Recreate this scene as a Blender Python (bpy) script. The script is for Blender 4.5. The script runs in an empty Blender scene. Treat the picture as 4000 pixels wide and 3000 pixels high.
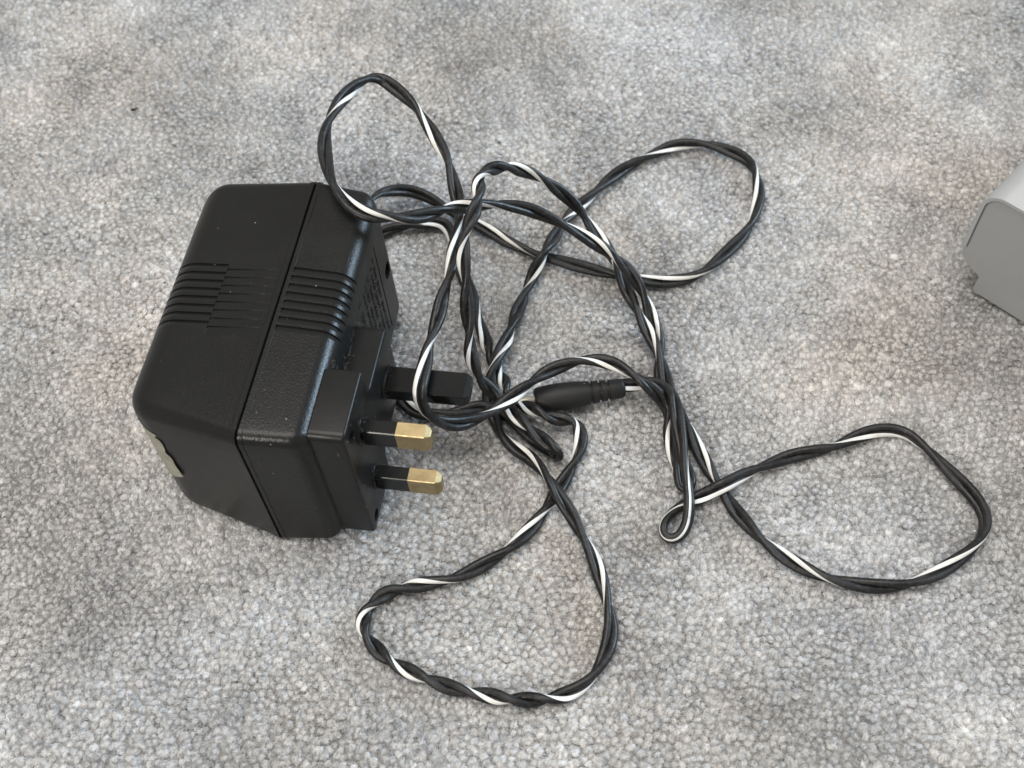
import bpy, bmesh, math, random
import numpy as np
from mathutils import Matrix, Vector, noise

# ------------------------------------------------------------------ camera, light, exposure
scene = bpy.context.scene
MM = 0.001
cam_d = bpy.data.cameras.new("camera")
cam_d.sensor_width = 36.0
cam_d.lens = 36.0 * 4900 / 4000
cam_d.clip_start = 0.01
cam_d.clip_end = 50
cam = bpy.data.objects.new("camera", cam_d)
scene.collection.objects.link(cam)
PITCH, ROLL, CAM_H = 0.97527, -0.03285, 299.25
_f = Vector((0, math.cos(PITCH), -math.sin(PITCH)))
_r0 = Vector((1, 0, 0)); _u0 = _r0.cross(_f)
_r = math.cos(ROLL) * _r0 + math.sin(ROLL) * _u0
_u = -math.sin(ROLL) * _r0 + math.cos(ROLL) * _u0
cam.matrix_world = Matrix(((_r.x, _u.x, -_f.x, 0), (_r.y, _u.y, -_f.y, 0), (_r.z, _u.z, -_f.z, CAM_H * MM), (0, 0, 0, 1)))
cam_d.dof.use_dof = True
cam_d.dof.focus_distance = 0.335
cam_d.dof.aperture_fstop = 20
scene.camera = cam

world = bpy.data.worlds.new("World"); scene.world = world; world.use_nodes = True
bg = world.node_tree.nodes["Background"]
bg.inputs[0].default_value = (1.0, 0.985, 0.97, 1); bg.inputs[1].default_value = 0.42      # light bounced about the room

def area_light(name, loc, target, size, size_y, power, color):
    ld = bpy.data.lights.new(name, 'AREA'); ld.shape = 'RECTANGLE'
    ld.size = size; ld.size_y = size_y; ld.energy = power; ld.color = color
    lo = bpy.data.objects.new(name, ld); scene.collection.objects.link(lo)
    lo.location = loc
    lo.rotation_euler = (Vector(target) - Vector(loc)).to_track_quat('-Z', 'Y').to_euler()
    return lo
area_light("window_light", (-0.75, -1.15, 0.98), (0, .2, 0), 0.13, 0.13, 13, (1.0, 0.95, 0.88))   # room window behind the photographer's left
area_light("far_window_light", (1.7, 0.95, 0.75), (0, .2, 0), 0.65, 0.65, 38, (0.60, 0.80, 1.0)) # cooler window on the right
area_light("ceiling_light", (-0.25, 0.28, 2.3), (0, .25, 0), 1.5, 1.5, 46, (1.0, 0.955, 0.90))             # broad light off the ceiling
scene.view_settings.view_transform = 'Standard'
scene.view_settings.look = 'None'
scene.view_settings.exposure = 0.0
scene.view_settings.gamma = 1.0

rng = np.random.default_rng(7)
random.seed(7)
COL = scene.collection

# ------------------------------------------------------------------ helpers
def put(name, verts, faces, mat, parent=None, smooth=True, mats=None, face_mat=None, scale=MM):
    me = bpy.data.meshes.new(name)
    me.from_pydata([(v[0] * scale, v[1] * scale, v[2] * scale) for v in verts], [], faces)
    me.validate(); me.update()
    for m in (mats or [mat]): me.materials.append(m)
    if face_mat is not None: me.polygons.foreach_set("material_index", face_mat)
    if smooth: me.polygons.foreach_set("use_smooth", [True] * len(me.polygons))
    o = bpy.data.objects.new(name, me); COL.objects.link(o)
    if parent: o.parent = parent
    return o
def fix_normals(o):
    bm = bmesh.new(); bm.from_mesh(o.data); bmesh.ops.recalc_face_normals(bm, faces=bm.faces); bm.to_mesh(o.data); bm.free()
def sharp(o, ang=35):
    me = o.data
    bm = bmesh.new(); bm.from_mesh(me)
    for e in bm.edges:
        if len(e.link_faces) == 2 and e.calc_face_angle(0) > math.radians(ang): e.smooth = False
    bm.to_mesh(me); bm.free()
def tag(o, label=None, cat=None, kind=None, group=None):
    if label: o["label"] = label
    if cat: o["category"] = cat
    if kind: o["kind"] = kind
    if group: o["group"] = group
    return o
class NT:
    def __init__(s, name):
        s.m = bpy.data.materials.new(name); s.m.use_nodes = True
        s.t = s.m.node_tree; s.n = s.t.nodes; s.b = s.n["Principled BSDF"]
        s.tc = s.n.new("ShaderNodeTexCoord")
    def new(s, typ, **kw):
        n = s.n.new(typ)
        for k, v in kw.items():
            if k[0] == '_': n.inputs[k[1:].replace('_', ' ')].default_value = v
            else: setattr(n, k, v)
        return n
    def link(s, a, b): s.t.links.new(a, b)
    def noise(s, scale, detail=3, rough=.55, vec=None):
        n = s.new("ShaderNodeTexNoise", _Scale=scale, _Detail=detail, _Roughness=rough)
        s.link(vec or s.tc.outputs["Object"], n.inputs["Vector"]); return n.outputs["Fac"]
    def ramp(s, fac, stops):
        r = s.new("ShaderNodeValToRGB"); cr = r.color_ramp
        while len(cr.elements) < len(stops): cr.elements.new(.5)
        for e, (p, c) in zip(cr.elements, stops): e.position = p; e.color = c if len(c) == 4 else (*c, 1)
        s.link(fac, r.inputs[0]); return r.outputs[0]
    def mix(s, fac, a, b, mode='MIX'):
        m = s.new("ShaderNodeMix", data_type='RGBA', blend_type=mode)
        for sock, v in ((m.inputs[0], fac), (m.inputs[6], a), (m.inputs[7], b)):
            if isinstance(v, (float, int)): sock.default_value = v
            elif isinstance(v, tuple): sock.default_value = v if len(v) == 4 else (*v, 1)
            else: s.link(v, sock)
        return m.outputs[2]
    def bump(s, h, strength, dist, prev=None):
        b = s.new("ShaderNodeBump", _Strength=strength, _Distance=dist)
        s.link(h, b.inputs["Height"])
        if prev: s.link(prev, b.inputs["Normal"])
        return b.outputs["Normal"]
    def set(s, **kw):
        for k, v in kw.items():
            i = s.b.inputs[k.replace('_', ' ')]
            if isinstance(v, (float, int)): i.default_value = v
            elif isinstance(v, tuple): i.default_value = v if len(v) == 4 else (*v, 1)
            else: s.link(v, i)
        return s.m

def mat_plastic(name, base=(.0085, .0085, .0078), rough=.30, grain=1900, gs=.6, dust=.55):
    m = NT(name)
    sm = m.noise(90, 4, .6)
    c = m.mix(sm, tuple(v * .8 for v in base), tuple(v * 1.35 for v in base))
    vo = m.new("ShaderNodeTexVoronoi", _Scale=420.0); m.link(m.tc.outputs["Object"], vo.inputs["Vector"])
    sel = m.new("ShaderNodeSeparateColor"); m.link(vo.outputs["Color"], sel.inputs[0])
    near = m.ramp(vo.outputs["Distance"], [(.0, (1, 1, 1)), (.055, (1, 1, 1)), (.10, (0, 0, 0))])
    pick = m.ramp(sel.outputs[0], [(.84, (0, 0, 0)), (.96, (1, 1, 1))])
    spk = m.mix(1.0, near, pick, 'MULTIPLY')
    fac = m.mix(1.0, spk, (dust,) * 3, 'MULTIPLY')
    c = m.mix(fac, c, (.42, .41, .38))
    mp = m.new("ShaderNodeMapping"); mp.inputs["Scale"].default_value = (1.0, .035, 1.0); mp.inputs["Rotation"].default_value = (.3, .4, .9); m.link(m.tc.outputs["Object"], mp.inputs["Vector"])
    scr = m.ramp(m.noise(2600, 2, .5, mp.outputs[0]), [(.70, (0, 0, 0)), (.76, (1, 1, 1))])
    scr = m.mix(1.0, scr, m.ramp(m.noise(45, 2), [(.52, (0, 0, 0)), (.66, (.16, .16, .16))]), 'MULTIPLY')
    c = m.mix(scr, c, (.30, .30, .29))
    # handling film: faint duller smears
    film = m.ramp(m.noise(28, 5, .65), [(.45, (0, 0, 0)), (.8, (1, 1, 1))])
    ro = m.ramp(film, [(0, (rough,) * 3), (1, (rough + .13,) * 3)])
    n1 = m.bump(m.noise(grain, 2, .5), gs, .00012)
    return m.set(Base_Color=c, Roughness=ro, Normal=n1, Specular_IOR_Level=.28)

M_shell = mat_plastic("textured_black_plastic")
M_base = mat_plastic("smooth_black_plastic", (.0075, .0075, .007), .34, 900, .16, .8)
M_pinblk = mat_plastic("gloss_black_pin", (.008, .008, .008), .22, 500, .05, .5)
M_dark = NT("dark_gap").set(Base_Color=(.004, .004, .004), Roughness=.9)
def mat_cord():
    m = NT("scuffed_black_pvc")
    film = m.ramp(m.noise(120, 5, .7), [(.42, (0, 0, 0)), (.75, (1, 1, 1))])
    fine = m.ramp(m.noise(900, 4, .7), [(.5, (0, 0, 0)), (.8, (1, 1, 1))])
    c = m.mix(film, (.008, .008, .0083), (.025, .025, .0243)); c = m.mix(fine, c, (.045, .044, .042))
    ro = m.ramp(film, [(0, (.36,) * 3), (1, (.62,) * 3)])
    n = m.bump(m.noise(260, 3, .6), .45, .0004); n = m.bump(m.noise(1100, 3, .6), .4, .00015, n)
    return m.set(Base_Color=c, Roughness=ro, Normal=n, Specular_IOR_Level=.36)
M_cord = mat_cord()
M_dc = mat_plastic("black_rubber_plug", (.014, .014, .014), .52, 420, .7, .7)

def mat_stripe():
    m = NT("white_stripe")
    d = m.ramp(m.noise(160, 4, .7), [(.35, (.78, .78, .76)), (.6, (.70, .69, .65)), (.78, (.42, .40, .34))])
    return m.set(Base_Color=d, Roughness=.42)
M_white = mat_stripe()
def mat_brass():
    m = NT("worn_brass")
    c = m.ramp(m.noise(350, 4, .7), [(.3, (.36, .275, .145)), (.6, (.46, .36, .20)), (.8, (.27, .20, .10))])
    ro = m.ramp(m.noise(600, 3, .6), [(.3, (.36,) * 3), (.7, (.54,) * 3)])
    return m.set(Base_Color=c, Metallic=1.0, Roughness=ro, Normal=m.bump(m.noise(1500, 2), .1, .0001))
M_brass = mat_brass()
def mat_paper():
    m = NT("torn_paper")
    c = m.ramp(m.noise(220, 4, .6), [(.3, (.26, .255, .20)), (.7, (.38, .375, .31))])
    return m.set(Base_Color=c, Roughness=.85)
M_paper = mat_paper()
M_tip = NT("pale_metal_sleeve").set(Base_Color=(.50, .47, .39), Metallic=.35, Roughness=.45)
M_edge = NT("paper_core").set(Base_Color=(.72, .70, .58), Roughness=.9)

# ------------------------------------------------------------------ carpet
FX0, FX1, FY0, FY1 = -262., 262., 45., 455.
def mat_carpet():
    m = NT("grey_cut_pile")
    at = m.new("ShaderNodeAttribute", attribute_name="tint", attribute_type='GEOMETRY')
    pos = m.tc.outputs["Object"]
    big = m.noise(16, 3, .5)
    hue = m.noise(11, 2, .5)
    c = m.ramp(hue, [(.36, (.572, .574, .578)), (.5, (.588, .582, .573)), (.64, (.600, .575, .549))])
    c = m.mix(1.0, c, m.ramp(big, [(.34, (.77, .77, .77)), (.66, (1.13, 1.13, 1.13))]), 'MULTIPLY')
    c = m.mix(1.0, c, m.ramp(m.noise(52, 2, .5), [(.30, (.87, .875, .885)), (.46, (1, 1, 1)), (.7, (1.05, 1.05, 1.045))]), 'MULTIPLY')
    c = m.mix(1.0, c, at.outputs["Color"], 'MULTIPLY')
    fib = m.noise(1900, 4, .7)
    c = m.mix(1.0, c, m.ramp(fib, [(.3, (.78, .78, .78)), (.7, (1.2, 1.2, 1.2))]), 'MULTIPLY')
    b = m.bump(fib, .75, .0006)
    b = m.bump(m.noise(700, 3, .6), .6, .0012, b)
    mm = m.set(Base_Color=c, Roughness=.75, Normal=b, Specular_IOR_Level=.25, Sheen_Weight=.25)
    m.b.inputs["Sheen Roughness"].default_value = .5
    m.b.inputs["Subsurface Weight"].default_value = 0.0
    m.b.inputs["Subsurface Radius"].default_value = (1, 1, 1)
    m.b.inputs["Subsurface Scale"].default_value = .0009
    return mm
M_carpet = mat_carpet()
def mat_fibre():
    m = NT("grey_fibre")
    at = m.new("ShaderNodeAttribute", attribute_name="tint", attribute_type='GEOMETRY')
    c = m.ramp(m.noise(11, 2, .5), [(.36, (.572, .574, .578)), (.5, (.588, .582, .573)), (.64, (.600, .575, .549))])
    c = m.mix(1.0, c, m.ramp(m.noise(16, 3, .5), [(.34, (.77, .77, .77)), (.66, (1.13, 1.13, 1.13))]), 'MULTIPLY')
    c = m.mix(1.0, c, m.ramp(m.noise(52, 2, .5), [(.30, (.87, .875, .885)), (.46, (1, 1, 1)), (.7, (1.05, 1.05, 1.045))]), 'MULTIPLY')
    c = m.mix(1.0, c, at.outputs["Color"], 'MULTIPLY')
    mt = m.set(Base_Color=c, Roughness=.55, Specular_IOR_Level=.35)
    tr = m.new("ShaderNodeBsdfTranslucent"); m.link(c, tr.inputs["Color"])
    mx = m.new("ShaderNodeMixShader"); mx.inputs[0].default_value = .35
    m.link(m.b.outputs[0], mx.inputs[1]); m.link(tr.outputs[0], mx.inputs[2]); m.link(mx.outputs[0], m.n["Material Output"].inputs["Surface"])
    return mt
M_fibre = mat_fibre()
M_back = NT("carpet_backing").set(Base_Color=(.30, .295, .29), Roughness=1.0)
def mat_far():
    m = NT("grey_pile_beyond")
    vo = m.new("ShaderNodeTexVoronoi", _Scale=470.0); m.link(m.tc.outputs["Object"], vo.inputs["Vector"])
    sel = m.new("ShaderNodeSeparateColor"); m.link(vo.outputs["Color"], sel.inputs[0])
    c = m.mix(1.0, (.37, .367, .361), m.ramp(sel.outputs[0], [(0, (.82, .82, .82)), (1, (1.12, 1.12, 1.12))]), 'MULTIPLY')
    c = m.mix(1.0, c, m.ramp(m.noise(16, 3, .5), [(.34, (.77, .77, .77)), (.66, (1.13, 1.13, 1.13))]), 'MULTIPLY')
    inv = m.ramp(vo.outputs["Distance"], [(0, (1, 1, 1)), (.7, (0, 0, 0))])
    n = m.bump(inv, 1.0, .0012); n = m.bump(m.noise(1900, 4, .7), .8, .0005, n)
    return m.set(Base_Color=c, Roughness=.9, Normal=n, Specular_IOR_Level=.1)
_a, _b, _c, _d, _o, _i = FX0 + 1, FX1 - 1, FY0 + 1, FY1 - 1, -.35, -1.5
carpet = put("carpet", [(-1500, -900, _o), (1500, -900, _o), (1500, 2100, _o), (-1500, 2100, _o), (_a, _c, _o), (_b, _c, _o), (_b, _d, _o), (_a, _d, _o), (_a, _c, _i), (_b, _c, _i), (_b, _d, _i), (_a, _d, _i)],
    [(0, 1, 5, 4), (1, 2, 6, 5), (2, 3, 7, 6), (3, 0, 4, 7), (4, 5, 9, 8), (5, 6, 10, 9), (6, 7, 11, 10), (7, 4, 8, 11), (8, 9, 10, 11)],
    None, smooth=False, mats=[M_back, mat_far()], face_mat=[1, 1, 1, 1, 0, 0, 0, 0, 0])
tag(carpet, kind="structure")

def make_pile():
    ico = bmesh.new(); bmesh.ops.create_icosphere(ico, subdivisions=2, radius=1.0)
    bmesh.ops.delete(ico, geom=[v for v in ico.verts if v.co.z < -.2], context='VERTS')
    ico.verts.ensure_lookup_table()
    base = np.array([v.co[:] for v in ico.verts]); tri = np.array([[v.index for v in f.verts] for f in ico.faces]); ico.free()
    K = 30; protos = []
    for k in range(K):
        off = Vector((k * 7.3, k * 3.1, k * 1.7)); q = base.copy()
        for i, v in enumerate(base):
            n1 = noise.noise(Vector(v) * 1.5 + off); n2 = noise.noise(Vector(v) * 3.4 + off * 2)
            q[i] *= 1 + .34 * n1 + .24 * n2
        protos.append(q)
    protos = np.array(protos)
    sp = 1.92; dy = sp * .866
    xs, ys = np.meshgrid(np.arange(FX0, FX1, sp), np.arange(FY0, FY1, dy))
    xs = xs + (np.arange(ys.shape[0]) % 2)[:, None] * sp / 2
    x = xs.ravel(); y = ys.ravel(); N = len(x)
    x = x + rng.normal(0, .34, N); y = y + rng.normal(0, .34, N)
    def field(sc, ox):
        gx = np.arange(FX0 - 40, FX1 + 80, sc / 3); gy = np.arange(FY0 - 40, FY1 + 80, sc / 3)
        g = np.array([[noise.noise(Vector((a / sc + ox, b / sc - ox, ox))) for a in gx] for b in gy])
        fx = (x - gx[0]) / (sc / 3); fy = (y - gy[0]) / (sc / 3); i = fx.astype(int); j = fy.astype(int); u = fx - i; w = fy - j
        return (g[j, i] * (1 - u) * (1 - w) + g[j, i + 1] * u * (1 - w) + g[j + 1, i] * (1 - u) * w + g[j + 1, i + 1] * u * w)
    leanx, leany, hgt = field(24, 3.1), field(21, 8.7), field(15, 5.2)
    R = rng.uniform(1.05, 1.5, N); H = R * rng.uniform(.9, 1.25, N)
    ztop = -.4 + .4 * hgt + rng.normal(0, .15, N)
    th = rng.uniform(0, 2 * np.pi, N)
    V = protos[rng.integers(0, K, N)]
    c, s = np.cos(th)[:, None], np.sin(th)[:, None]
    vx = (V[:, :, 0] * c - V[:, :, 1] * s) * R[:, None] * rng.uniform(.8, 1.2, N)[:, None]
    vy = (V[:, :, 0] * s + V[:, :, 1] * c) * R[:, None]
    vz = V[:, :, 2] * H[:, None]
    lx = (leanx * .8 + rng.normal(0, .28, N))[:, None]; ly = (leany * .8 + rng.normal(0, .28, N))[:, None]
    vx = vx + vz * lx; vy = vy + vz * ly
    vx = vx + x[:, None]; vy = vy + y[:, None]; vz = vz + (ztop - H)[:, None]
    verts = np.stack([vx, vy, vz], -1).reshape(-1, 3) * MM
    nb = base.shape[0]
    faces = (tri[None] + (np.arange(N) * nb)[:, None, None]).reshape(-1, 3)
    me = bpy.data.meshes.new("pile")
    me.vertices.add(len(verts)); me.vertices.foreach_set("co", verts.astype(np.float32).ravel())
    me.loops.add(faces.size); me.loops.foreach_set("vertex_index", faces.astype(np.int32).ravel())
    me.polygons.add(len(faces)); me.polygons.foreach_set("loop_start", np.arange(0, faces.size, 3, dtype=np.int32))
    me.polygons.foreach_set("loop_total", np.full(len(faces), 3, np.int32))
    me.polygons.foreach_set("use_smooth", np.ones(len(faces), bool))
    me.update()
    t = np.clip(rng.normal(1.0, .075, N), .7, 1.3); w = rng.normal(0, .008, N)
    white = rng.random(N) < .03; t[white] *= 1.2
    colr = np.stack([t * (1 + w), t, t * (1 - w), np.ones(N)], -1)
    colr = np.repeat(colr[:, None, :], nb, 1).reshape(-1, 4)
    a = me.attributes.new("tint", 'FLOAT_COLOR', 'POINT'); a.data.foreach_set("color", colr.astype(np.float32).ravel())
    me.materials.append(M_carpet)
    o = bpy.data.objects.new("pile", me); COL.objects.link(o); o.parent = carpet
    tag(o, kind="stuff")
    # fibre ends standing out of every tuft
    keep = np.arange(N); nf = 26; K2 = len(keep) * nf; kk = np.repeat(keep, nf)
    rad = R[kk] * np.sqrt(rng.random(K2)) * 1.05; an = rng.uniform(0, 2 * np.pi, K2)
    ox, oy = rad * np.cos(an), rad * np.sin(an)
    q = np.clip(1 - (rad / (R[kk] * 1.15)) ** 2, .05, 1) ** .5
    bz = ztop[kk] - H[kk] + H[kk] * q * .9 - .1
    bx = x[kk] + ox + (bz - ztop[kk] + H[kk]) * lx[kk, 0]; by = y[kk] + oy + (bz - ztop[kk] + H[kk]) * ly[kk, 0]
    d = np.stack([lx[kk, 0] * .9 + ox / R[kk] * .6 + rng.normal(0, .27, K2), ly[kk, 0] * .9 + oy / R[kk] * .6 + rng.normal(0, .27, K2), np.full(K2, .85)], -1)
    d /= np.linalg.norm(d, axis=1)[:, None]; ln = rng.uniform(.5, 1.0, K2)[:, None]
    bend = rng.normal(0, .30, (K2, 3))
    p0 = np.stack([bx, by, bz], -1); p1 = p0 + d * ln * .5; d2 = d + bend; d2 /= np.linalg.norm(d2, axis=1)[:, None]; p2 = p1 + d2 * ln * .5
    pts = np.stack([p0, p1, p2], 1).reshape(-1, 3) * MM
    cu = bpy.data.hair_curves.new("pile_fibres"); cu.add_curves([3] * K2)
    cu.attributes["position"].data.foreach_set("vector", pts.astype(np.float32).ravel())
    ra = cu.attributes.get("radius") or cu.attributes.new("radius", 'FLOAT', 'POINT')
    ra.data.foreach_set("value", np.tile(np.array([.10, .095, .06]) * MM, K2).astype(np.float32))
    tf = t[kk] * np.clip(rng.normal(1.0, .07, K2), .75, 1.3)
    ta = cu.attributes.new("tint", 'FLOAT_COLOR', 'CURVE'); ta.data.foreach_set("color", np.stack([tf * (1 + w[kk]), tf, tf * (1 - w[kk]), np.ones(K2)], -1).astype(np.float32).ravel())
    cu.materials.append(M_fibre)
    fo = bpy.data.objects.new("pile_fibres", cu); COL.objects.link(fo); fo.parent = carpet; tag(fo, kind="stuff")
    print("tufts", N, "tris", len(faces), "fibres", K2)
make_pile()

# ------------------------------------------------------------------ power adapter
AX, AY, AZ = -36.76, 164.57, 26.60
ROT = Matrix(((0.98278, 0.17842, -0.04804), (-0.17869, 0.98391, -0.00129), (0.04703, 0.00985, 0.99884)))
adapter = bpy.data.objects.new("power_adapter", None); COL.objects.link(adapter)
adapter.location = (AX * MM, AY * MM, 0); adapter.empty_display_size = .02
tag(adapter, "black plastic plug-in power adapter lying on its side with twisted black and white cord", "power adapter")
LM = ROT.to_4x4(); LM.translation = Vector((0, 0, AZ * MM))
def aput(name, verts, faces, mat, parent=None, smooth=True, **kw):
    o = put(name, verts, faces, mat, parent or adapter, smooth, **kw)
    if parent is None: o.matrix_local = LM
    return o

STEP_Y = [37.6 - 2.62 * i for i in range(8)]
def tri_wave(y, steps, pitch=2.62):
    """sawtooth: 1 just on the near side of each step, back to 0 one pitch nearer"""
    for s in steps:
        if s - pitch < y <= s - .02: return max(0., 1 - (s - y) / (pitch * .6))
    return 0.
RIBY = sorted(set([round(s + d, 3) for s in STEP_Y for d in (.03, -.03, -.7, -1.6)] + [round(s - 1.46 + d, 3) for s in STEP_Y for d in (.03, -.03, -.4, -.92)] + [15.4, 38.6, 39.5]))
def ring(x, y0, y1, z0, z1, R, depth=lambda y: 0., nrm=(0, 0, 1)):
    """rounded rectangle in the y-z plane, starting on the top face, near to far"""
    pts = []
    top = list(np.linspace(y0 + R, 14.8, 7)) + RIBY + list(np.linspace(41., y1 - R, 7))
    for y in top:
        d = depth(y); pts.append((x - d * nrm[0], y, z1 - d * nrm[2]))
    def arc(cy, cz, a0, a1, n=7):
        for a in np.linspace(a0, a1, n + 2)[1:-1]: pts.append((x, cy + R * math.cos(a), cz + R * math.sin(a)))
    h = math.pi / 2
    arc(y1 - R, z1 - R, h, 0)
    for z in np.linspace(z1 - R, z0 + R, 9): pts.append((x, y1, z))
    arc(y1 - R, z0 + R, 0, -h)
    for y in np.linspace(y1 - R, y0 + R, 9): pts.append((x, y, z0))
    arc(y0 + R, z0 + R, -h, -2 * h)
    for z in np.linspace(z0 + R, z1 - R, 9): pts.append((x, y0, z))
    arc(y0 + R, z1 - R, 2 * h, h)
    return pts
def loft(rings):
    n = len(rings[0]); verts = [p for r in rings for p in r]; faces = []
    for i in range(len(rings) - 1):
        for j in range(n):
            k = (j + 1) % n
            faces.append((i * n + j, i * n + k, (i + 1) * n + k, (i + 1) * n + j))
    return verts, faces, n
def lerp(a, b, t): return a + (b - a) * t

# rear shell: from the seam at x=-25.1 back to x=-54.6
XS, XB, RB = -25.1, -57.4, 7.5
def rear_dims(x):
    t = (x - XS) / (XB - XS)
    return lerp(-14.35, -6.6, t), lerp(68.3, 67.6, t), lerp(26.4, 24.3, t), lerp(3.0, 4.6, t)
def rear_depth(x, fade=1.):
    def f(y):
        d = 0.
        if x < -41.3: d = max(d, .44 * fade * tri_wave(y, STEP_Y))
        elif x < -27: d = max(d, .3 * (x + 27) / (-14.) * tri_wave(y, [s - 1.46 for s in STEP_Y]))
        return d
    return f
rings = []
y0, y1, zh, R = rear_dims(XS); rings.append(ring(XS, y0 + 1.2, y1 - 1.2, -zh + 1.2, zh - 1.2, R - 1.2))
rings.append(ring(XS, y0 + .25, y1 - .25, -zh + .25, zh - .25, R))
for x, o in ((XS - .18, -.12), (XS - 1.45, -.12), (XS - 1.65, .08)):
    y0, y1, zh, R = rear_dims(x); rings.append(ring(x, y0 + o, y1 - o, -zh + o, zh - o, R))
for x in (-27.0, -29, -32, -35, -38, -40.7, -41.28, -41.32, -43, -45, XB + RB):
    y0, y1, zh, R = rear_dims(x); rings.append(ring(x, y0 + .08, y1 - .08, -zh + .08, zh - .08, R, rear_depth(x)))
def rear_fillet(th):
    x = XB + RB * (1 - math.sin(th)); ins = RB * (1 - math.cos(th)) + .08; y0, y1, zh, R = rear_dims(x)
    return x, y0 + ins, y1 - ins, zh - ins, max(R - ins * .35, 2.2)
for k in range(1, 11):
    th = math.pi / 2 * k / 10; x, y0, y1, zh, R = rear_fillet(th)
    rings.append(ring(x, y0, y1, -zh, zh, R, rear_depth(x, max(0, 1 - k / 10.)), (-math.sin(th), 0, math.cos(th))))
v, f, n = loft(rings); f.append(tuple(range((len(rings) - 1) * n, len(rings) * n)))
rear_shell = aput("rear_shell", v, f, M_shell); fix_normals(rear_shell); sharp(rear_shell, 28)

# front shell with the plug face; the face has a screw hole and a label slot
XF, RF = -8.0, 4.6
XS2 = -24.72
def front_dims(x):
    t = (x - XS2) / (XF - XS2)
    return lerp(-14.35, -13.2, t), lerp(68.3, 66.6, t), lerp(26.4, 25.2, t), 3.0
def front_depth(x, fade=1.):
    return lambda y: (.44 * fade * tri_wave(y, STEP_Y) if x > -23.5 else 0.)
rings = []
y0, y1, zh, R = front_dims(XS2); rings.append(ring(XS2, y0 + 1.2, y1 - 1.2, -zh + 1.2, zh - 1.2, R - 1.2)); rings.append(ring(XS2, y0 + .2, y1 - .2, -zh + .2, zh - .2, R))
for x in (XS2 + .16, -23.55):
    y0, y1, zh, R = front_dims(x); rings.append(ring(x, y0 - .1, y1 + .1, -zh - .1, zh + .1, R))
for x in (-23.48, -23.2, -21, -19, -17, -15, XF - RF):
    y0, y1, zh, R = front_dims(x); o = .06; rings.append(ring(x, y0 + o, y1 - o, -zh + o, zh - o, R, front_depth(x)))
for k in range(1, 11):
    th = math.pi / 2 * k / 10; x = XF - RF * (1 - math.sin(th)); ins = RF * (1 - math.cos(th)) + .06; y0, y1, zh, R = front_dims(x)
    rings.append(ring(x, y0 + ins, y1 - ins, -zh + ins, zh - ins, max(R - ins * .35, 2.), front_depth(x, 1 if k < 8 else (10 - k) / 3.), (math.sin(th), 0, math.cos(th))))
v, f, n = loft(rings)
front_shell = aput("front_shell", v, f, M_shell)
def cap_with_holes(o, outer, holes, x, depth):
    """fill the flat face, leaving holes with walls and a floor"""
    bm = bmesh.new(); bm.from_mesh(o.data); es = []
    def loop(pts):
        vs = [bm.verts.new((p[0] * MM, p[1] * MM, p[2] * MM)) for p in pts]
        ee = [bm.edges.new((vs[i], vs[(i + 1) % len(vs)])) for i in range(len(vs))]
        return vs, ee
    _, e = loop(outer); es += e; hl = []
    for h in holes:
        vs, e = loop([(x, a, b) for a, b in h]); es += e; hl.append(vs)
    bmesh.ops.triangle_fill(bm, use_beauty=True, use_dissolve=False, edges=es)
    for vs in hl:
        lo = [bm.verts.new((w.co.x - depth * MM, w.co.y, w.co.z)) for w in vs]
        for i in range(len(vs)):
            j = (i + 1) % len(vs); bm.faces.new((vs[i], vs[j], lo[j], lo[i])).material_index = 1
        bm.faces.new(lo).material_index = 1
    bmesh.ops.remove_doubles(bm, verts=bm.verts, dist=1e-6)
    bmesh.ops.recalc_face_normals(bm, faces=bm.faces)
    bm.to_mesh(o.data); bm.free(); o.data.materials.append(M_dark)
    for p in o.data.polygons: p.use_smooth = True
    sharp(o, 30)
circ = lambda cy, cz, r, n=20: [(cy + r * math.cos(2 * math.pi * i / n), cz + r * math.sin(2 * math.pi * i / n)) for i in range(n)]
cap_with_holes(front_shell, rings[-1], [circ(60.0, -.7, 2.6), [(53.45, -18.6), (54.15, -18.6), (54.15, 16.6), (53.6, 16.6)]], XF, 6.0)
# added near-black core: shade of the open seam put into colour
y0, y1, zh, R = rear_dims(XS); rr = [ring(XS - 1, y0 + .9, y1 - .9, -zh + .9, zh - .9, R - .6), ring(XS2 + 1, y0 + .9, y1 - .9, -zh + .9, zh - .9, R - .6)]
v, f, n = loft(rr); aput("seam_shade_core", v, f, M_dark)

# moulded marking on the face beyond the plug: worn, unreadable raised strokes
mv, mf = [], []
def stroke(y, z, ly, lz, h=.15):
    b = len(mv)
    for xx, k in ((XF - .05, 1.), (XF + h, .7)):
        for sy, sz in ((-1, -1), (1, -1), (1, 1), (-1, 1)): mv.append((xx, y + sy * ly / 2 * k, z + sz * lz / 2 * k))
    mf.extend([(b + 4, b + 5, b + 6, b + 7)] + [(b + i, b + (i + 1) % 4, b + 4 + (i + 1) % 4, b + 4 + i) for i in range(4)])
for ly, h in ((51.0, 1.5), (48.2, 1.5), (45.2, 1.9), (42.4, 1.4), (39.8, 1.4), (35.8, 3.0)):
    z = 15.5 - random.random() * 2
    while z > -17:
        w = h * random.uniform(.35, .6)
        k = random.random()
        if k < .85:
            stroke(ly, z, h, .22)
            if k < .6: stroke(ly + h / 2 * random.choice((-1, 0, 1)), z - w / 2, .24, w)
            if k < .35: stroke(ly, z - w, h * random.choice((.5, 1)), .22)
        z -= w + .55
aput("moulded_marking", mv, mf, M_shell, smooth=False)

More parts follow.
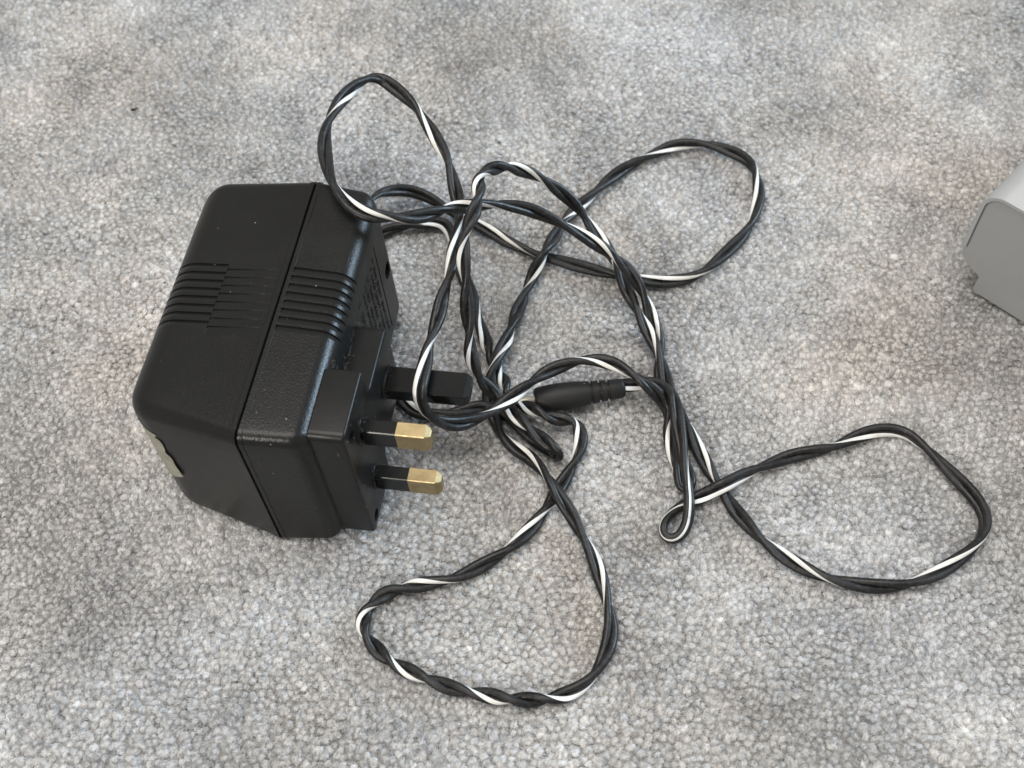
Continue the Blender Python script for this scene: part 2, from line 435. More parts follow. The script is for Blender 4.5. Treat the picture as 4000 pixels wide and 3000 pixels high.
# plug base: wide block round the two live pins, narrower block round the earth pin
def outline():
    pts = []
    def arc(cy, cz, r, a0, a1, n=6):
        for a in np.linspace(math.radians(a0), math.radians(a1), n): pts.append((cy + r * math.cos(a), cz + r * math.sin(a)))
    # (y,z) counter-clockwise seen from +x with y right, z up
    arc(-10.4 + 2.1, 23.9 - 2.1, 2.1, 180, 90, 9)
    arc(9.6 - .9, 23.9 - .9, .9, 90, 0)
    arc(9.6 + 2.2, 13.6 + 2.2, 2.2, 180, 270)
    arc(31.0 - 2.4, 13.6 - 2.4, 2.4, 90, 0)
    arc(31.0 - 2.4, -13.6 + 2.4, 2.4, 0, -90)
    arc(9.6 + 2.2, -13.6 - 2.2, 2.2, 90, 180)
    arc(9.6 - .9, -23.9 + .9, .9, 0, -90)
    arc(-10.4 + 2.1, -23.9 + 2.1, 2.1, -90, -180, 9)
    return pts
OUT = outline()
def offset(pts, d):
    n = len(pts); q = []
    for i in range(n):
        a, b = pts[i - 1], pts[(i + 1) % n]; t = Vector((b[0] - a[0], b[1] - a[1])).normalized()
        q.append((pts[i][0] - t.y * d, pts[i][1] + t.x * d))
    return q
def orient(d):
    q = offset(OUT, d); A = lambda P: abs(sum(P[i - 1][0] * P[i][1] - P[i][0] * P[i - 1][1] for i in range(len(P))))
    return q if A(q) < A(OUT) else offset(OUT, -d)
rr = [[(XF - 1, y, z) for y, z in OUT], [(XF + .02, y, z) for y, z in OUT], [(-.7, y, z) for y, z in OUT], [(-.33, y, z) for y, z in orient(.1)], [(-.1, y, z) for y, z in orient(.33)], [(0., y, z) for y, z in orient(.7)]]
v, f, n = loft(rr)
plug_base = aput("plug_base", v, f, M_base)
cap_with_holes(plug_base, rr[-1], [circ(-6.0, 18.2, 1.75), circ(-6.4, -20.2, 1.75)], 0., 5.)

def rounded_pin(x0, x1, hy, hz, ch, cy, cz, tip=True, bev=.22):
    """bar along x with bevelled long edges and a chamfered tip"""
    def sec(x, a, b, k=bev):
        k = min(k, a * .5, b * .5)
        return [(x, cy + p * (a - (k if q in (0, 3) else 0)), cz) for p, q in ()] or [
            (x, cy - a + k, cz + b), (x, cy + a - k, cz + b), (x, cy + a, cz + b - k), (x, cy + a, cz - b + k),
            (x, cy + a - k, cz - b), (x, cy - a + k, cz - b), (x, cy - a, cz - b + k), (x, cy - a, cz + b - k)]
    s = [sec(x0, hy, hz)]
    if tip:
        s += [sec(x1 - ch * 1.35, hy, hz), sec(x1 - ch * .32, hy - ch * .55, hz - ch * .55), sec(x1, hy - ch * .95, hz - ch * .95)]
    else: s += [sec(x1, hy, hz)]
    v, f, n = loft(s); f.append(tuple(range((len(s) - 1) * n, len(s) * n))); f.append(tuple(reversed(range(n))))
    return v, f
for cz in (11.1, -11.1):
    v, f = rounded_pin(-1., 9.25, 1.93, 3.1, 0, 0, cz, False)
    sl = aput("live_pin", v, f, M_pinblk, smooth=False)
    v, f = rounded_pin(9.1, 17.7, 2.0, 3.18, 1.0, 0, cz)
    o = put("brass_tip", v, f, M_brass, sl, False); fix_normals(o); fix_normals(sl)
v, f = rounded_pin(-1., 22.6, 4.0, 2.0, 1.1, 22.2, 0)
ep = aput("earth_pin", v, f, M_pinblk, smooth=False); fix_normals(ep)
# raised collars round the pin roots
for cy, cz, ry, rz in ((0, 11.1, 3.1, 4.5), (0, -11.1, 3.1, 4.5), (22.2, 0, 5.2, 3.3)):
    prof = [(-.3, 1.0), (.28, 1.0), (.42, .94), (.42, .86), (.1, .80), (-.6, .78)]
    v = [(x, cy + ry * s * math.cos(a), cz + rz * s * math.sin(a)) for a in np.linspace(0, 2 * math.pi, 28, endpoint=False) for x, s in prof]
    m = len(prof); f = [(i * m + j, ((i + 1) % 28) * m + j, ((i + 1) % 28) * m + j + 1, i * m + j + 1) for i in range(28) for j in range(m - 1)]
    o = aput("pin_collar", v, f, M_base); fix_normals(o)

# torn paper label on the back edge
def paper():
    kr = [(-5.3, 17), (-4.5, 14.8), (-.2, 14), (.3, 12), (.5, 8.5), (1.0, 4.5), (1.2, -.5), (1.6, -4.8)]; kb = [17, 15, 12, 8, 3, -3, -10, -17]
    nu, nv_ = 14, 40; v = []; ks = np.arange(len(kr))
    for side in (0, 1):
        for j in range(nv_):
            q = j / (nv_ - 1) * (len(kr) - 1)
            s0 = np.interp(q, ks, [k[0] for k in kr]) + .22 * noise.noise(Vector((q * 2.3, 1.3, 0))) + .12 * noise.noise(Vector((q * 6, 4.3, 0)))
            s0 -= 1.5 * math.exp(-((q - 2.75) / .22) ** 2) + .7 * math.exp(-((q - 4.6) / .3) ** 2)
            z0 = np.interp(q, ks, [k[1] for k in kr]); z1 = np.interp(q, ks, kb)
            for i in range(nu):
                u = i / (nu - 1); s = lerp(s0, -RB * math.pi / 2 - 3, u); z = lerp(z0, z1, u)
                lift = .10 + .07 * side + (.35 * (q / 7) ** 3 + .10 * max(0, noise.noise(Vector((q, 2, 5))))) * (1 - u) ** 3
                if s >= 0: x = XB + RB + s; y0, th = rear_dims(x)[0], 0.
                else:
                    th = min(-s / RB, math.pi / 2); x, y0 = rear_fillet(th)[:2]
                    if -s > RB * math.pi / 2: y0 += -s - RB * math.pi / 2
                v.append((x - lift * math.sin(th), y0 - lift * math.cos(th), z))
    f = []; N = nu * nv_
    for j in range(nv_ - 1):
        for i in range(nu - 1):
            a = j * nu + i; f.append((a, a + 1, a + nu + 1, a + nu)); f.append((N + a, N + a + nu, N + a + nu + 1, N + a + 1))
    rim = [j * nu for j in range(nv_)]
    for a, c in zip(rim, rim[1:]): f.append((a, c, N + c, N + a))
    for i in range(nu - 1): f.append((i, i + 1, N + i + 1, N + i)); k = (nv_ - 1) * nu + i; f.append((k, k + 1, N + k + 1, N + k))
    o = aput("paper_label", v, f, M_paper); fix_normals(o); sharp(o, 40)
    o["label"] = "torn remains of a pale paper label"
paper()

# ------------------------------------------------------------------ cord
PATH=[(29.28,197.53,4.6),(30.51,197.59,4.7),(34.35,197.85,5.0),(37.99,198.14,5.0),(40.61,197.87,5.5),(43.12,195.99,6.2),(44.51,193.24,7.0),(45.0,189.4,7.6),(45.11,185.06,7.8),(45.21,181.02,7.6),(45.41,177.16,7.2),(45.47,172.5,6.6),(45.71,168.49,6.2),(46.02,165.15,5.8),(46.1,161.8,5.5),(45.85,158.49,5.2),(45.33,155.22,4.2),(44.26,152.52,3.2),(42.32,150.6,2.4),(40.04,150.43,2.0),(38.59,152.14,2.0),(38.97,154.71,2.0),(40.49,157.11,2.0),(43.04,159.31,1.9),(46.47,161.18,1.8),(50.6,162.96,2.4),(55.72,164.63,4.4),(61.51,168.27,3.2),(65.79,170.69,2.2),(70.63,172.57,2.0),(75.59,174.33,2.0),(83.44,175.99,2.0),(88.8,177.27,2.0),(94.32,179.71,2.0),(99.76,181.5,2.0),(105.01,181.8,2.0),(108.84,180.39,2.0),(111.81,177.29,2.0),(114.54,173.57,2.0),(117.53,168.76,2.0),(120.49,164.03,2.0),(122.92,159.38,2.0),(124.05,154.93,2.0),(123.66,151.59,2.0),(121.63,147.89,2.0),(117.89,144.23,2.0),(113.31,141.09,2.0),(108.4,138.35,2.0),(103.19,136.23,2.0),(98.16,135.12,2.0),(92.94,134.95,2.0),(87.79,135.56,2.0),(82.82,136.82,2.0),(78.27,138.42,2.0),(73.9,140.91,2.0),(69.61,144.14,2.0),(66.6,146.92,2.0),(63.64,150.24,2.0),(61.22,153.89,2.0),(58.78,158.0,1.8),(56.88,162.21,1.5),(55.4,166.32,1.3),(53.28,170.47,1.6),(52.22,173.63,1.8),(51.0,177.19,1.8),(49.73,181.8,1.8),(48.77,185.81,1.5),(47.77,188.99,1.1),(46.16,192.88,0.9),(44.1,197.76,0.9),(42.81,201.41,1.2),(42.47,204.46,1.6),(43.05,208.66,2.0),(43.5,212.93,2.4),(42.91,217.0,3.2),(41.88,220.74,4.5),(40.6,223.6,7.0),(38.89,227.02,10.0),(37.11,229.22,12.6),(34.37,231.67,15.5),(30.72,233.67,18.5),(26.97,234.86,21.5),(23.27,235.97,24.0),(19.64,236.66,26.5),(16.0,237.67,28.5),(12.37,238.47,30.5),(8.76,238.96,32.5),(5.23,238.95,34.5),(1.99,238.33,36.2),(-1.57,237.42,38.0),(-5.1,235.94,39.8),(-8.58,233.9,41.8),(-12.0,231.87,43.8),(-15.37,229.56,45.8),(-18.67,226.52,47.8),(-21.93,224.06,49.5),(-25.13,221.96,51.3),(-28.33,220.68,52.8),(-31.53,220.1,54.0),(-34.13,219.94,54.6),(-36.7,220.5,55.0),(-39.75,222.4,55.2),(-42.28,225.2,55.3),(-44.63,229.19,55.3),(-46.43,233.87,55.3),(-47.82,239.64,55.0),(-48.7,245.41,54.5),(-48.86,250.78,54.0),(-48.22,257.12,53.0),(-46.51,264.06,52.0),(-44.03,269.98,51.0),(-41.06,274.83,50.0),(-37.98,278.02,49.0),(-35.06,278.66,48.0),(-31.76,276.49,47.0),(-28.06,273.03,46.0),(-25.05,269.64,45.0),(-22.87,265.99,44.0),(-20.62,261.96,43.0),(-18.54,257.78,42.0),(-16.69,254.14,41.0),(-15.37,249.68,40.0),(-14.42,244.79,39.0),(-13.48,239.38,38.0),(-13.16,234.58,37.5),(-13.27,232.02,37.0),(-13.66,228.92,36.5),(-14.11,225.78,36.2),(-14.69,222.5,36.0),(-15.13,219.05,35.6),(-15.78,215.56,35.2),(-16.7,212.2,34.8),(-17.6,208.97,34.5),(-18.3,205.94,34.2),(-18.84,202.93,34.0),(-19.66,199.87,33.6),(-20.55,196.58,33.2),(-21.47,193.27,33.0),(-22.12,189.49,32.8),(-22.76,186.0,32.6),(-23.39,182.78,32.4),(-23.8,180.18,31.8),(-23.7,178.31,30.2),(-23.0,177.12,28.0),(-21.73,176.62,25.4),(-19.74,176.8,22.4),(-17.23,177.52,19.6),(-13.98,179.04,17.0),(-10.63,181.23,15.0),(-7.2,183.58,13.8),(-4.6,185.64,13.4),(-1.91,187.99,13.2),(1.68,191.18,13.0),(5.31,194.32,12.8),(8.02,196.8,12.4),(10.8,198.64,12.2),(14.46,200.37,12.0),(18.09,201.45,12.0),(21.72,202.06,11.8),(25.38,201.86,11.5),(29.17,200.52,11.2),(32.93,198.03,10.8),(36.18,195.46,10.2),(38.41,193.86,9.0),(40.62,192.75,6.8),(42.43,191.56,4.2),(43.28,190.0,2.6),(43.41,187.69,1.8),(43.28,184.8,1.7),(43.48,181.02,1.7),(43.78,176.87,1.7),(44.11,173.18,1.7),(44.48,169.94,1.7),(44.98,167.28,1.7),(45.79,165.84,1.8),(46.87,166.3,1.9),(47.23,168.46,2.0),(46.84,171.57,2.2),(46.33,175.3,2.8),(46.03,179.58,3.2),(45.83,183.51,3.6),(45.6,187.9,4.0),(44.82,193.06,4.0),(43.99,197.3,4.2),(43.51,200.12,4.6),(43.23,202.96,5.0),(42.81,205.82,5.4),(42.16,208.4,5.6),(41.42,211.01,5.8),(40.31,214.39,6.0),(39.01,217.64,6.3),(37.99,220.72,6.6),(36.81,223.95,7.0),(35.62,227.3,7.4),(34.42,230.71,8.0),(33.67,233.17,8.6),(32.51,236.6,9.6),(30.48,241.17,11.2),(27.98,244.83,13.0),(25.4,247.55,15.2),(23.19,250.06,17.5),(21.23,251.55,20.0),(18.35,252.81,23.0),(14.94,253.38,26.5),(11.17,253.23,30.5),(7.44,252.51,34.2),(3.83,251.21,37.5),(0.92,249.54,40.0),(-1.52,247.72,42.0),(-3.67,245.89,43.5),(-5.66,243.47,44.6),(-6.94,240.45,45.4),(-7.38,237.24,46.0),(-7.18,234.32,46.6),(-7.33,231.63,47.2),(-7.98,228.7,47.4),(-9.06,225.82,47.0),(-10.15,223.85,46.0),(-11.04,221.87,44.8),(-11.6,219.96,43.4),(-11.96,218.21,41.8),(-12.0,216.34,40.0),(-11.76,214.7,38.0),(-11.53,212.96,36.0),(-11.5,211.3,34.0),(-11.47,209.54,32.0),(-11.44,207.85,30.0),(-11.41,206.07,28.0),(-11.32,204.5,25.8),(-11.18,202.66,23.0),(-11.06,200.25,20.0),(-10.36,197.76,17.4),(-9.15,195.7,15.0),(-7.63,194.54,12.6),(-5.75,193.82,10.0),(-3.84,192.51,8.0),(-1.64,189.97,7.2),(0.57,187.56,7.0),(3.51,184.39,6.8),(5.54,182.13,6.7),(7.36,180.22,6.6),(9.24,178.3,6.4),(10.79,176.85,6.0),(11.9,176.35,4.6),(11.88,176.98,2.6),(10.55,178.49,1.4),(7.42,181.55,1.2),(3.84,185.2,1.2),(0.36,188.73,1.2),(-3.17,191.71,1.3),(-5.67,193.23,1.5),(-8.18,194.0,1.8),(-12.01,193.28,2.2),(-16.49,192.12,2.4),(-20.1,191.83,2.4),(-23.34,191.79,2.4),(-26.25,192.55,2.2),(-28.46,193.97,2.0),(-30.55,196.0,1.8),(-32.1,198.24,1.4),(-34.05,204.73,-0.8),(-38.29,217.7,-1.8),(-40.71,232.37,-1.6),(-44.11,247.21,-0.5),(-44.29,257.41,0.8),(-40.45,259.57,1.6),(-38.28,260.5,2.0),(-35.08,261.77,2.2),(-31.07,262.48,2.4),(-26.02,262.79,2.4),(-22.41,263.16,2.4),(-20.0,262.53,2.4),(-18.24,260.51,2.2),(-17.13,257.48,2.0),(-16.35,253.46,1.8),(-15.42,248.28,1.8),(-14.1,243.17,1.8),(-12.58,238.42,1.8),(-11.21,234.62,1.8),(-10.25,231.17,1.8),(-9.53,227.09,1.8),(-8.89,223.16,1.8),(-7.96,219.64,1.8),(-7.11,215.88,1.8),(-5.91,211.96,1.8),(-4.56,208.45,1.8),(-3.22,205.11,2.0),(-2.11,201.67,2.4),(-1.16,198.15,3.0),(0.08,195.0,4.0),(1.62,192.81,5.0),(3.72,191.22,5.6),(6.87,189.27,5.8),(10.36,187.61,5.4),(13.89,186.93,4.8),(16.4,186.96,4.2),(17.85,185.89,3.8),(18.45,183.85,3.4),(18.54,181.51,3.0),(18.12,178.96,2.6),(17.04,175.95,2.2),(14.72,171.73,1.8),(12.15,167.67,1.5),(8.7,162.07,1.6),(5.34,156.87,2.0),(1.58,152.6,2.0),(-1.68,149.56,2.0),(-5.71,146.8,2.0),(-10.24,144.09,2.0),(-15.12,141.78,2.0),(-19.97,140.5,2.0),(-24.8,139.74,2.0),(-29.62,138.9,2.0),(-33.95,137.62,2.0),(-36.91,135.51,2.0),(-39.11,132.76,2.0),(-39.9,129.43,2.0),(-38.65,125.72,2.0),(-36.49,122.91,2.0),(-33.83,120.11,2.0),(-30.0,117.5,2.0),(-25.7,115.42,2.0),(-21.49,113.49,2.0),(-17.32,111.71,2.0),(-13.17,110.53,2.0),(-8.97,109.6,2.0),(-4.84,108.75,2.0),(-0.72,108.16,2.0),(3.47,107.95,2.0),(7.61,108.26,2.0),(11.81,109.48,2.0),(15.72,111.83,2.0),(18.57,114.83,2.0),(20.86,118.69,2.0),(22.45,123.11,2.0),(23.04,127.7,2.0),(22.65,132.34,2.0),(21.66,138.07,2.0),(20.32,143.87,2.0),(18.52,149.34,2.0),(16.48,153.84,2.2),(14.41,158.54,3.0),(11.99,162.52,4.4),(9.79,166.89,5.0),(7.3,171.66,4.2),(3.77,176.59,2.8),(0.13,180.01,2.0),(-2.49,183.02,2.0),(-4.0,185.85,2.0),(-4.81,188.72,1.8),(-5.62,191.48,1.8),(-6.42,194.53,2.2),(-6.78,197.06,3.0),(-6.71,199.31,4.2),(-6.11,201.86,5.6),(-4.92,205.11,6.6),(-3.39,209.18,6.2),(-1.61,213.5,5.4),(-0.18,217.72,4.6),(1.13,222.23,4.0),(2.22,226.34,3.4),(3.79,230.43,3.0),(5.22,234.26,3.0),(6.24,236.9,3.2),(7.25,239.14,3.8),(8.42,241.56,4.8),(9.83,243.71,6.0),(11.43,246.8,6.2),(13.25,250.87,5.4),(15.26,255.19,4.6),(17.54,259.38,4.0),(20.08,263.65,3.6),(22.79,267.32,3.2),(26.07,270.72,3.0),(29.61,274.98,2.6),(34.06,279.94,2.2),(38.49,283.87,2.0),(42.79,286.74,2.0),(48.04,289.71,2.0),(52.43,292.05,2.0),(56.7,293.71,2.0),(60.95,294.22,2.0),(65.11,293.91,2.0),(69.16,292.68,2.0),(73.0,290.54,2.0),(76.83,287.83,2.0),(79.25,284.75,2.0),(80.39,280.97,2.0),(80.65,276.26,2.0),(80.27,271.1,2.0),(78.96,265.73,2.0),(77.04,260.46,2.0),(74.34,255.73,2.0),(70.94,251.61,2.0),(66.87,247.36,2.0),(62.96,243.57,2.0),(59.08,240.31,2.0),(54.95,238.1,2.0),(50.19,237.01,2.0),(45.23,236.92,2.0),(39.52,238.05,2.0),(33.92,239.78,2.0),(28.21,241.62,2.0),(22.49,243.77,2.0),(16.83,246.2,1.8),(11.06,248.94,1.5),(6.24,250.94,1.8),(1.43,253.87,2.0),(-0.29,254.98,2.0),(-4.04,258.17,2.0),(-7.99,261.19,2.0),(-11.02,263.34,2.0),(-13.98,264.89,2.2),(-17.03,266.67,2.4),(-20.0,269.67,2.8),(-23.07,272.05,3.2),(-26.05,273.59,3.8),(-30.02,274.41,5.0),(-33.53,273.7,6.4),(-36.87,271.82,8.0),(-40.08,268.28,10.0),(-47.68,249.9,13.0),(-47.14,241.67,15.0),(-46.32,235.01,16.0)]
MARKS=[4.3,23.9,47.3,62.8,68.6,76.0,84.0,96.7,135.7,196.0,239.4,278.8,326.9,355.5,396.2,431.3,481.4,523.9,563.6,601.3,607.3,613.1,644.5,675.8,708.7,742.7,774.3,807.4,845.3,866.2,889.2,917.7,939.1,954.3,1004.9,1055.0,1097.5,1147.2,1162.1,1176.4,1193.7,1226.1,1259.1,1278.8,1297.7,1320.2,1337.8,1375.0,1415.4,1456.0,1486.4,1515.1,1558.5,1599.7,1650.9,1707.0]
TURNS=[0.0,0.5,0.86,0.88,0.72,0.78,1.0,1.12,2.0,3.0,4.0,5.0,6.0,7.0,7.9,9.0,10.0,11.0,12.0,13.0,13.09,13.17,14.0,15.0,16.0,17.0,18.0,19.0,20.0,21.0,22.0,23.0,24.0,24.68,26.0,27.0,28.0,29.0,30.0,31.0,32.0,33.0,34.0,35.0,36.0,37.0,38.0,39.0,40.0,41.0,42.0,43.0,44.0,45.0,46.0,47.0]
def catmull(P, step):
    P = np.array(P); out = []
    Q = np.vstack([2 * P[0] - P[1], P, 2 * P[-1] - P[-2]])
    for i in range(1, len(Q) - 2):
        p0, p1, p2, p3 = Q[i - 1:i + 3]; d = np.linalg.norm(p2 - p1); n = max(2, int(d / .25))
        t0 = 0; t1 = t0 + max(np.linalg.norm(p1 - p0), 1e-3) ** .5; t2 = t1 + max(d, 1e-3) ** .5; t3 = t2 + max(np.linalg.norm(p3 - p2), 1e-3) ** .5
        t = np.linspace(t1, t2, n, endpoint=False)[:, None]
        a1 = (t1 - t) / (t1 - t0) * p0 + (t - t0) / (t1 - t0) * p1; a2 = (t2 - t) / (t2 - t1) * p1 + (t - t1) / (t2 - t1) * p2; a3 = (t3 - t) / (t3 - t2) * p2 + (t - t2) / (t3 - t2) * p3
        b1 = (t2 - t) / (t2 - t0) * a1 + (t - t0) / (t2 - t0) * a2; b2 = (t3 - t) / (t3 - t1) * a2 + (t - t1) / (t3 - t1) * a3
        out.append((t2 - t) / (t2 - t1) * b1 + (t - t1) / (t2 - t1) * b2)
    return np.vstack(out + [P[-1:]])
def resample(C, step):
    s = np.concatenate([[0], np.cumsum(np.linalg.norm(np.diff(C, axis=0), axis=1))]); n = int(s[-1] / step)
    q = np.linspace(0, s[-1], n); return np.stack([np.interp(q, s, C[:, k]) for k in range(3)], -1), q
def build_cord():
    raw = np.array(PATH); rs = np.concatenate([[0], np.cumsum(np.linalg.norm(np.diff(raw, axis=0), axis=1))])
    C, s = resample(catmull(PATH, .25), .6)
    for _ in range(5): C[1:-1] = .25 * C[:-2] + .5 * C[1:-1] + .25 * C[2:]
    C, s = resample(C, .6)
    mp = np.stack([np.interp(MARKS, rs, raw[:, k]) for k in range(3)], -1); marks = []
    for a, q in zip(MARKS, mp):
        g = a * s[-1] / rs[-1]; win = np.where(np.abs(s - g) < 22)[0]; marks.append(s[win[np.argmin(np.linalg.norm(C[win] - q, axis=1))]])
    marks = np.array(marks); assert np.all(np.diff(marks) > 2)
    ph = np.interp(s, marks, np.array(TURNS) * 2 * np.pi)
    ph = np.where(s < marks[0], (s - marks[0]) / 60. * 2 * np.pi, ph)
    ph = np.where(s > marks[-1], TURNS[-1] * 2 * np.pi + (s - marks[-1]) / 66. * 2 * np.pi, ph)
    ph = ph - .1
    for _ in range(12): ph[1:-1] = .25 * ph[:-2] + .5 * ph[1:-1] + .25 * ph[2:]
    T = np.gradient(C, axis=0); T /= np.linalg.norm(T, axis=1)[:, None]
    up = np.array([0, -.56, .83]); N = up - (T @ up)[:, None] * T
    ln = np.linalg.norm(N, axis=1)
    for i in range(1, len(N)):            # carry the frame through places where the cord runs along the up vector
        if ln[i] < .35: N[i] = N[i - 1] - (N[i - 1] @ T[i]) * T[i]
    N /= np.linalg.norm(N, axis=1)[:, None]
    B = np.cross(T, N)
    S = np.cos(ph)[:, None] * N + np.sin(ph)[:, None] * B      # where the stripe faces
    A = -np.sin(ph)[:, None] * N + np.cos(ph)[:, None] * B     # across the pair
    r, half = 1.06, .97
    L = np.array((AX, AY, 0.))
    C = C - L
    def tube(cen, angs, rad, close):
        ring_ = [(cen + rad * (math.cos(a) * S + math.sin(a) * A)) for a in angs]
        n = len(angs); V = np.stack(ring_, 1).reshape(-1, 3); m = len(cen); F = []
        for i in range(m - 1):
            for j in range(n if close else n - 1):
                k = (j + 1) % n; F.append((i * n + j, i * n + k, (i + 1) * n + k, (i + 1) * n + j))
        return V.tolist(), F
    full = np.linspace(0, 2 * np.pi, 14, endpoint=False)
    v1, f1 = tube(C + half * A, full, r, True); v2, f2 = tube(C - half * A, full, r, True)
    n1 = len(v1); v = v1 + v2; f = f1 + [tuple(i + n1 for i in q) for q in f2]
    cord = put("power_cord", v, f, M_cord, adapter); fix_normals(cord)
    w = math.radians(33)
    vs, fs = tube(C + half * A, np.linspace(-w + .1, w + .1, 7), r + .025, False)
    st = put("stripe", vs, fs, M_white, cord); fix_normals(st)
    st["label"] = "white stripe running along one core of the cord"
build_cord()

# ------------------------------------------------------------------ barrel plug at the cord's end
def barrel():
    a = Vector((6.2, 194.25, 4.1)); b = Vector((31.7, 197.1, 4.5)); d = (b - a).normalized(); Lt = (b - a).length
    side = d.cross(Vector((0, 0, 1))).normalized(); upv = side.cross(d)
    prof = [(0, 0.01), (0, 2.6), (.12, 3.0), (.45, 3.3), (1.0, 3.5), (3, 3.75), (6, 3.95), (9, 3.95), (11, 3.85), (13, 3.66), (15, 3.44), (15.7, 3.36), (15.75, 2.75), (16.4, 2.7), (16.45, 3.3), (18.2, 3.15), (18.25, 2.55), (18.9, 2.5), (18.95, 3.1), (20.5, 3.0), (20.55, 2.4), (21.2, 2.38), (21.25, 2.95), (24.6, 2.8), (25.3, 2.55), (Lt, 2.1), (Lt, .01)]
    n = 28; v = []
    for x, r in prof:
        for i in range(n):
            t = 2 * math.pi * i / n; p = a + d * x + (side * math.cos(t) * r + upv * math.sin(t) * r * .98)
            v.append((p.x - AX, p.y - AY, p.z))
    f = [(i * n + j, i * n + (j + 1) % n, (i + 1) * n + (j + 1) % n, (i + 1) * n + j) for i in range(len(prof) - 1) for j in range(n)]
    o = put("barrel_plug", v, f, M_dc, adapter); fix_normals(o); sharp(o, 40)
    prof = [(.3, 1.55), (-.25, 1.5), (-.3, 1.3), (-8.6, 1.3), (-9.0, 1.1), (-9.0, .65), (-4, .6)]
    v = []
    for x, r in prof:
        for i in range(20):
            t = 2 * math.pi * i / 20; p = a + d * x + (side * math.cos(t) * r + upv * math.sin(t) * r); v.append((p.x - AX, p.y - AY, p.z))
    f = [(i * 20 + j, i * 20 + (j + 1) % 20, (i + 1) * 20 + (j + 1) % 20, (i + 1) * 20 + j) for i in range(len(prof) - 1) for j in range(20)]
    tp = put("barrel_tip", v, f, M_tip, o); fix_normals(tp); sharp(tp, 40)
barrel()

# ------------------------------------------------------------------ dust lint caught in the corners of the plug
def lint():
    v, f = [], []
    def fibre(p, ln, r):
        d = Vector((random.gauss(0, 1), random.gauss(0, 1), random.gauss(0, 1))).normalized(); pts = [Vector(p)]
        n = 6
        for i in range(n):
            d = (d + Vector((random.gauss(0, .6), random.gauss(0, .6), random.gauss(0, .6)))).normalized(); pts.append(pts[-1] + d * ln / n)
        for i, q in enumerate(pts):
            b = len(v)
            for k in range(3):
                a = 2.1 * k; v.append((q.x + r * math.cos(a), q.y + r * math.sin(a) * .7, q.z + r * math.sin(a)))
            if i:
                for k in range(3): f.append((b - 3 + k, b - 3 + (k + 1) % 3, b + (k + 1) % 3, b + k))
    for _ in range(46):
        t = random.random(); fibre((XF + .25 + random.random() * .5, random.uniform(10, 31.5), 13.9 + random.random() * 2.2 * (1 - t)), random.uniform(1, 3), .035)
    for _ in range(22): fibre((XF + .3, 10.2 + random.random() * 2.5, random.uniform(14, 24)), random.uniform(1, 3), .035)
    for _ in range(16): fibre((XF + .3, 31.3 + random.random() * .6, random.uniform(-5, 13)), random.uniform(1, 2.5), .03)
    for cy, cz, ry, rz in ((0, 11.1, 2.6, 3.9), (0, -11.1, 2.6, 3.9), (22.2, 0, 4.7, 2.8)):
        for _ in range(42):
            a = random.uniform(0, 2 * math.pi); fibre((.35, cy + ry * math.cos(a), cz + rz * math.sin(a)), random.uniform(.8, 2.2), .03)
    M = NT("grey_lint").set(Base_Color=(.16, .15, .125), Roughness=1.0)
    o = aput("dust_lint", v, f, M); tag(o, kind="stuff")
lint()

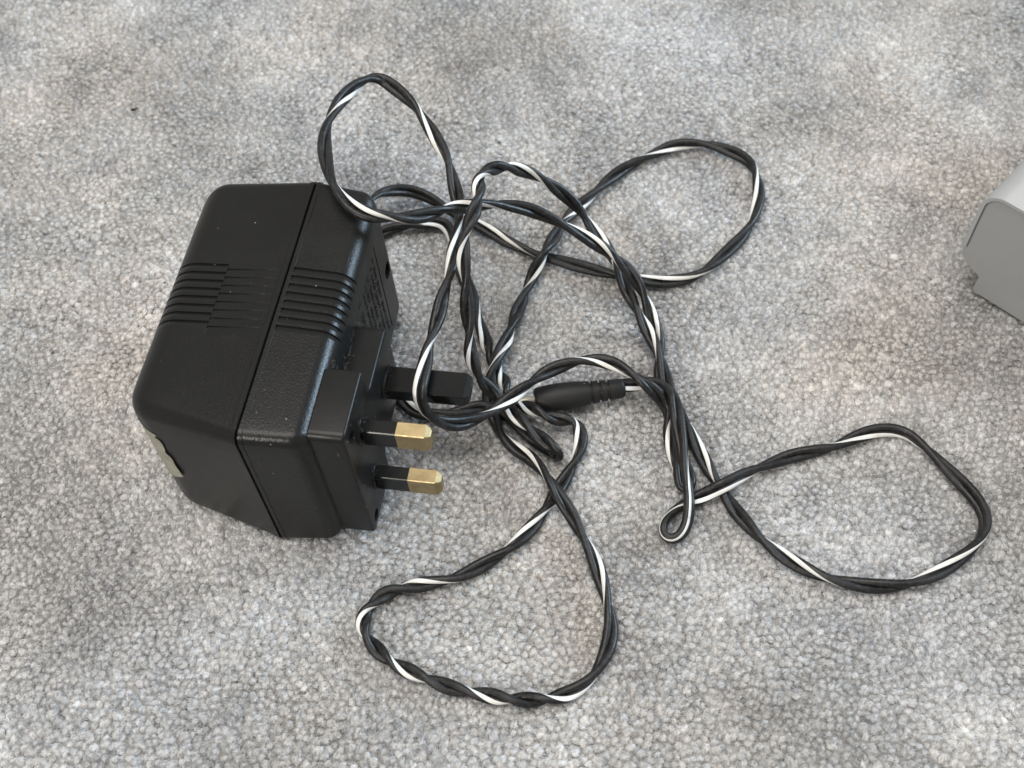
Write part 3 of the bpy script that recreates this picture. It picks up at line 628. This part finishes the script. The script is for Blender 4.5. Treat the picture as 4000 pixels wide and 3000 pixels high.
# ------------------------------------------------------------------ light grey metal case at the right edge
def case():
    root = bpy.data.objects.new("metal_case", None); COL.objects.link(root)
    ox, oy = 139.09, 229.93; hx, hy = 0.7032, -0.7110; root.location = (ox * MM, oy * MM, 0); root.empty_display_size = .02
    tag(root, "light grey metal case with a rounded lid, cut off by the photo's right edge", "case")
    W, D = 150., 170.
    P = lambda u, z, d: (hx * u - hy * d, hy * u + hx * d, z)      # u along the end panel, d back into the case
    m = NT("grey_paint"); c = m.ramp(m.noise(40, 4, .6), [(.3, (.36, .375, .38)), (.7, (.395, .41, .414))])
    M_lid = m.set(Base_Color=c, Roughness=.38, Normal=m.bump(m.noise(900, 2), .08, .0001))
    m = NT("grey_paint_shaded"); c = m.ramp(m.noise(30, 4, .6), [(.3, (.30, .305, .305)), (.7, (.345, .35, .348))])  # same paint as the lid, darkened: the panel's shade put into its colour
    scr = m.new("ShaderNodeTexVoronoi", _Scale=160.0); m.link(m.tc.outputs["Object"], scr.inputs["Vector"])
    c = m.mix(m.ramp(scr.outputs["Distance"], [(0, (1, 1, 1)), (.03, (0, 0, 0))]), c, (.12, .12, .12))
    M_pan = m.set(Base_Color=c, Roughness=.5, Normal=m.bump(m.noise(1200, 2), .12, .0001))
    # lid: bent sheet, from low on the left side, round the corner, over the top
    outer = [(-8.75, 15.4), (-8.6, 24), (-8.45, 31.2)]
    R = 6.6; cu, cz = -8.4 + R, 39.4 - R
    for a in np.linspace(math.radians(176), math.radians(90), 12): outer.append((cu + R * math.cos(a), cz + R * math.sin(a)))
    outer += [(8, 39.45), (W, 39.6)]
    def inset(pts, d):
        q = []
        for i, p in enumerate(pts):
            a = pts[max(i - 1, 0)]; b = pts[min(i + 1, len(pts) - 1)]; t = Vector((b[0] - a[0], b[1] - a[1])).normalized(); q.append((p[0] + t.y * d, p[1] - t.x * d))
        return q
    o1 = outer; o0 = inset(outer, .12); inn = inset(outer, 1.25)
    loops = [(inn, 3.), (inn, .1), (inset(outer, 1.1), -.05), (o0, -.05), (o1, .12), (o1, D), (inn, D)]
    n = len(outer); v = [P(u, z, d) for lp, d in loops for u, z in lp]
    f = [(i * n + j, i * n + j + 1, (i + 1) * n + j + 1, (i + 1) * n + j) for i in range(len(loops) - 1) for j in range(n - 1)]
    f.append(tuple(i * n for i in range(len(loops))))
    o = put("lid", v, f, M_lid, root); fix_normals(o); sharp(o, 40)
    # end panel and body behind it
    gap = inset(outer, 1.42)
    low = [(-8.2, 15.0), (-8.3, 13.9), (-7.9, 12.7), (-6.0, 9.9), (-3.2, 8.3), (-1.0, 7.45), (-.65, 7.0), (-.7, 4.5), (-.85, 1.9), (-.6, .9), (0, .5)]
    prof = [(W, gap[-1][1])] + list(reversed(gap)) + low + [(W, .5)]
    prof2 = []
    n = len(prof)
    def off(d):
        q = []
        for i in range(n):
            a = prof[i - 1]; b = prof[(i + 1) % n]; t = Vector((b[0] - a[0], b[1] - a[1])).normalized(); q.append((prof[i][0] - t.y * d, prof[i][1] + t.x * d))
        return q
    b1 = off(.35)
    v = [P(u, z, .42) for u, z in b1] + [P(u, z, .7) for u, z in prof] + [P(u, z, D - 1) for u, z in prof]
    f = [(i * n + j, i * n + (j + 1) % n, (i + 1) * n + (j + 1) % n, (i + 1) * n + j) for i in range(2) for j in range(n)]
    f += [tuple(range(n)), tuple(range(2 * n, 3 * n))]
    o = put("end_panel", v, f, M_pan, root); fix_normals(o); sharp(o, 30)
case()

# ------------------------------------------------------------------ specks of fluff on the carpet
M_speck = NT("black_fluff").set(Base_Color=(.012, .012, .014), Roughness=1.0)
def speck(x, y, s, label):
    v, f = [], []
    def fib(p, d, ln, r):
        pts = [Vector(p)]
        for i in range(5):
            d = (d + Vector((random.gauss(0, .5), random.gauss(0, .5), random.gauss(0, .2)))).normalized(); pts.append(pts[-1] + d * ln / 5)
        for i, q in enumerate(pts):
            b = len(v); rr = r * (1 - .5 * abs(i / 5 - .4))
            for k in range(4):
                a = math.pi / 2 * k; v.append((q.x + rr * math.cos(a), q.y + rr * math.sin(a), q.z + rr * math.sin(a + .8)))
            if i:
                for k in range(4): f.append((b - 4 + k, b - 4 + (k + 1) % 4, b + (k + 1) % 4, b + k))
    for _ in range(5): fib((random.gauss(0, .15) * s, random.gauss(0, .15) * s, .5), Vector((random.choice((-1, 1)), random.gauss(0, .4), 0)), s * random.uniform(.6, 1.1), .16 * s)
    o = put("fluff_speck", v, f, M_speck); o.location = (x * MM, y * MM, 0); fix_normals(o); tag(o, label, "fluff")
speck(-125.5, 319.8, 1.5, 'tiny black speck of fluff lying alone at upper left')
speck(7.4, 327.4, 0.5, 'pinprick of dark fluff near the top right of the tall cord loop')
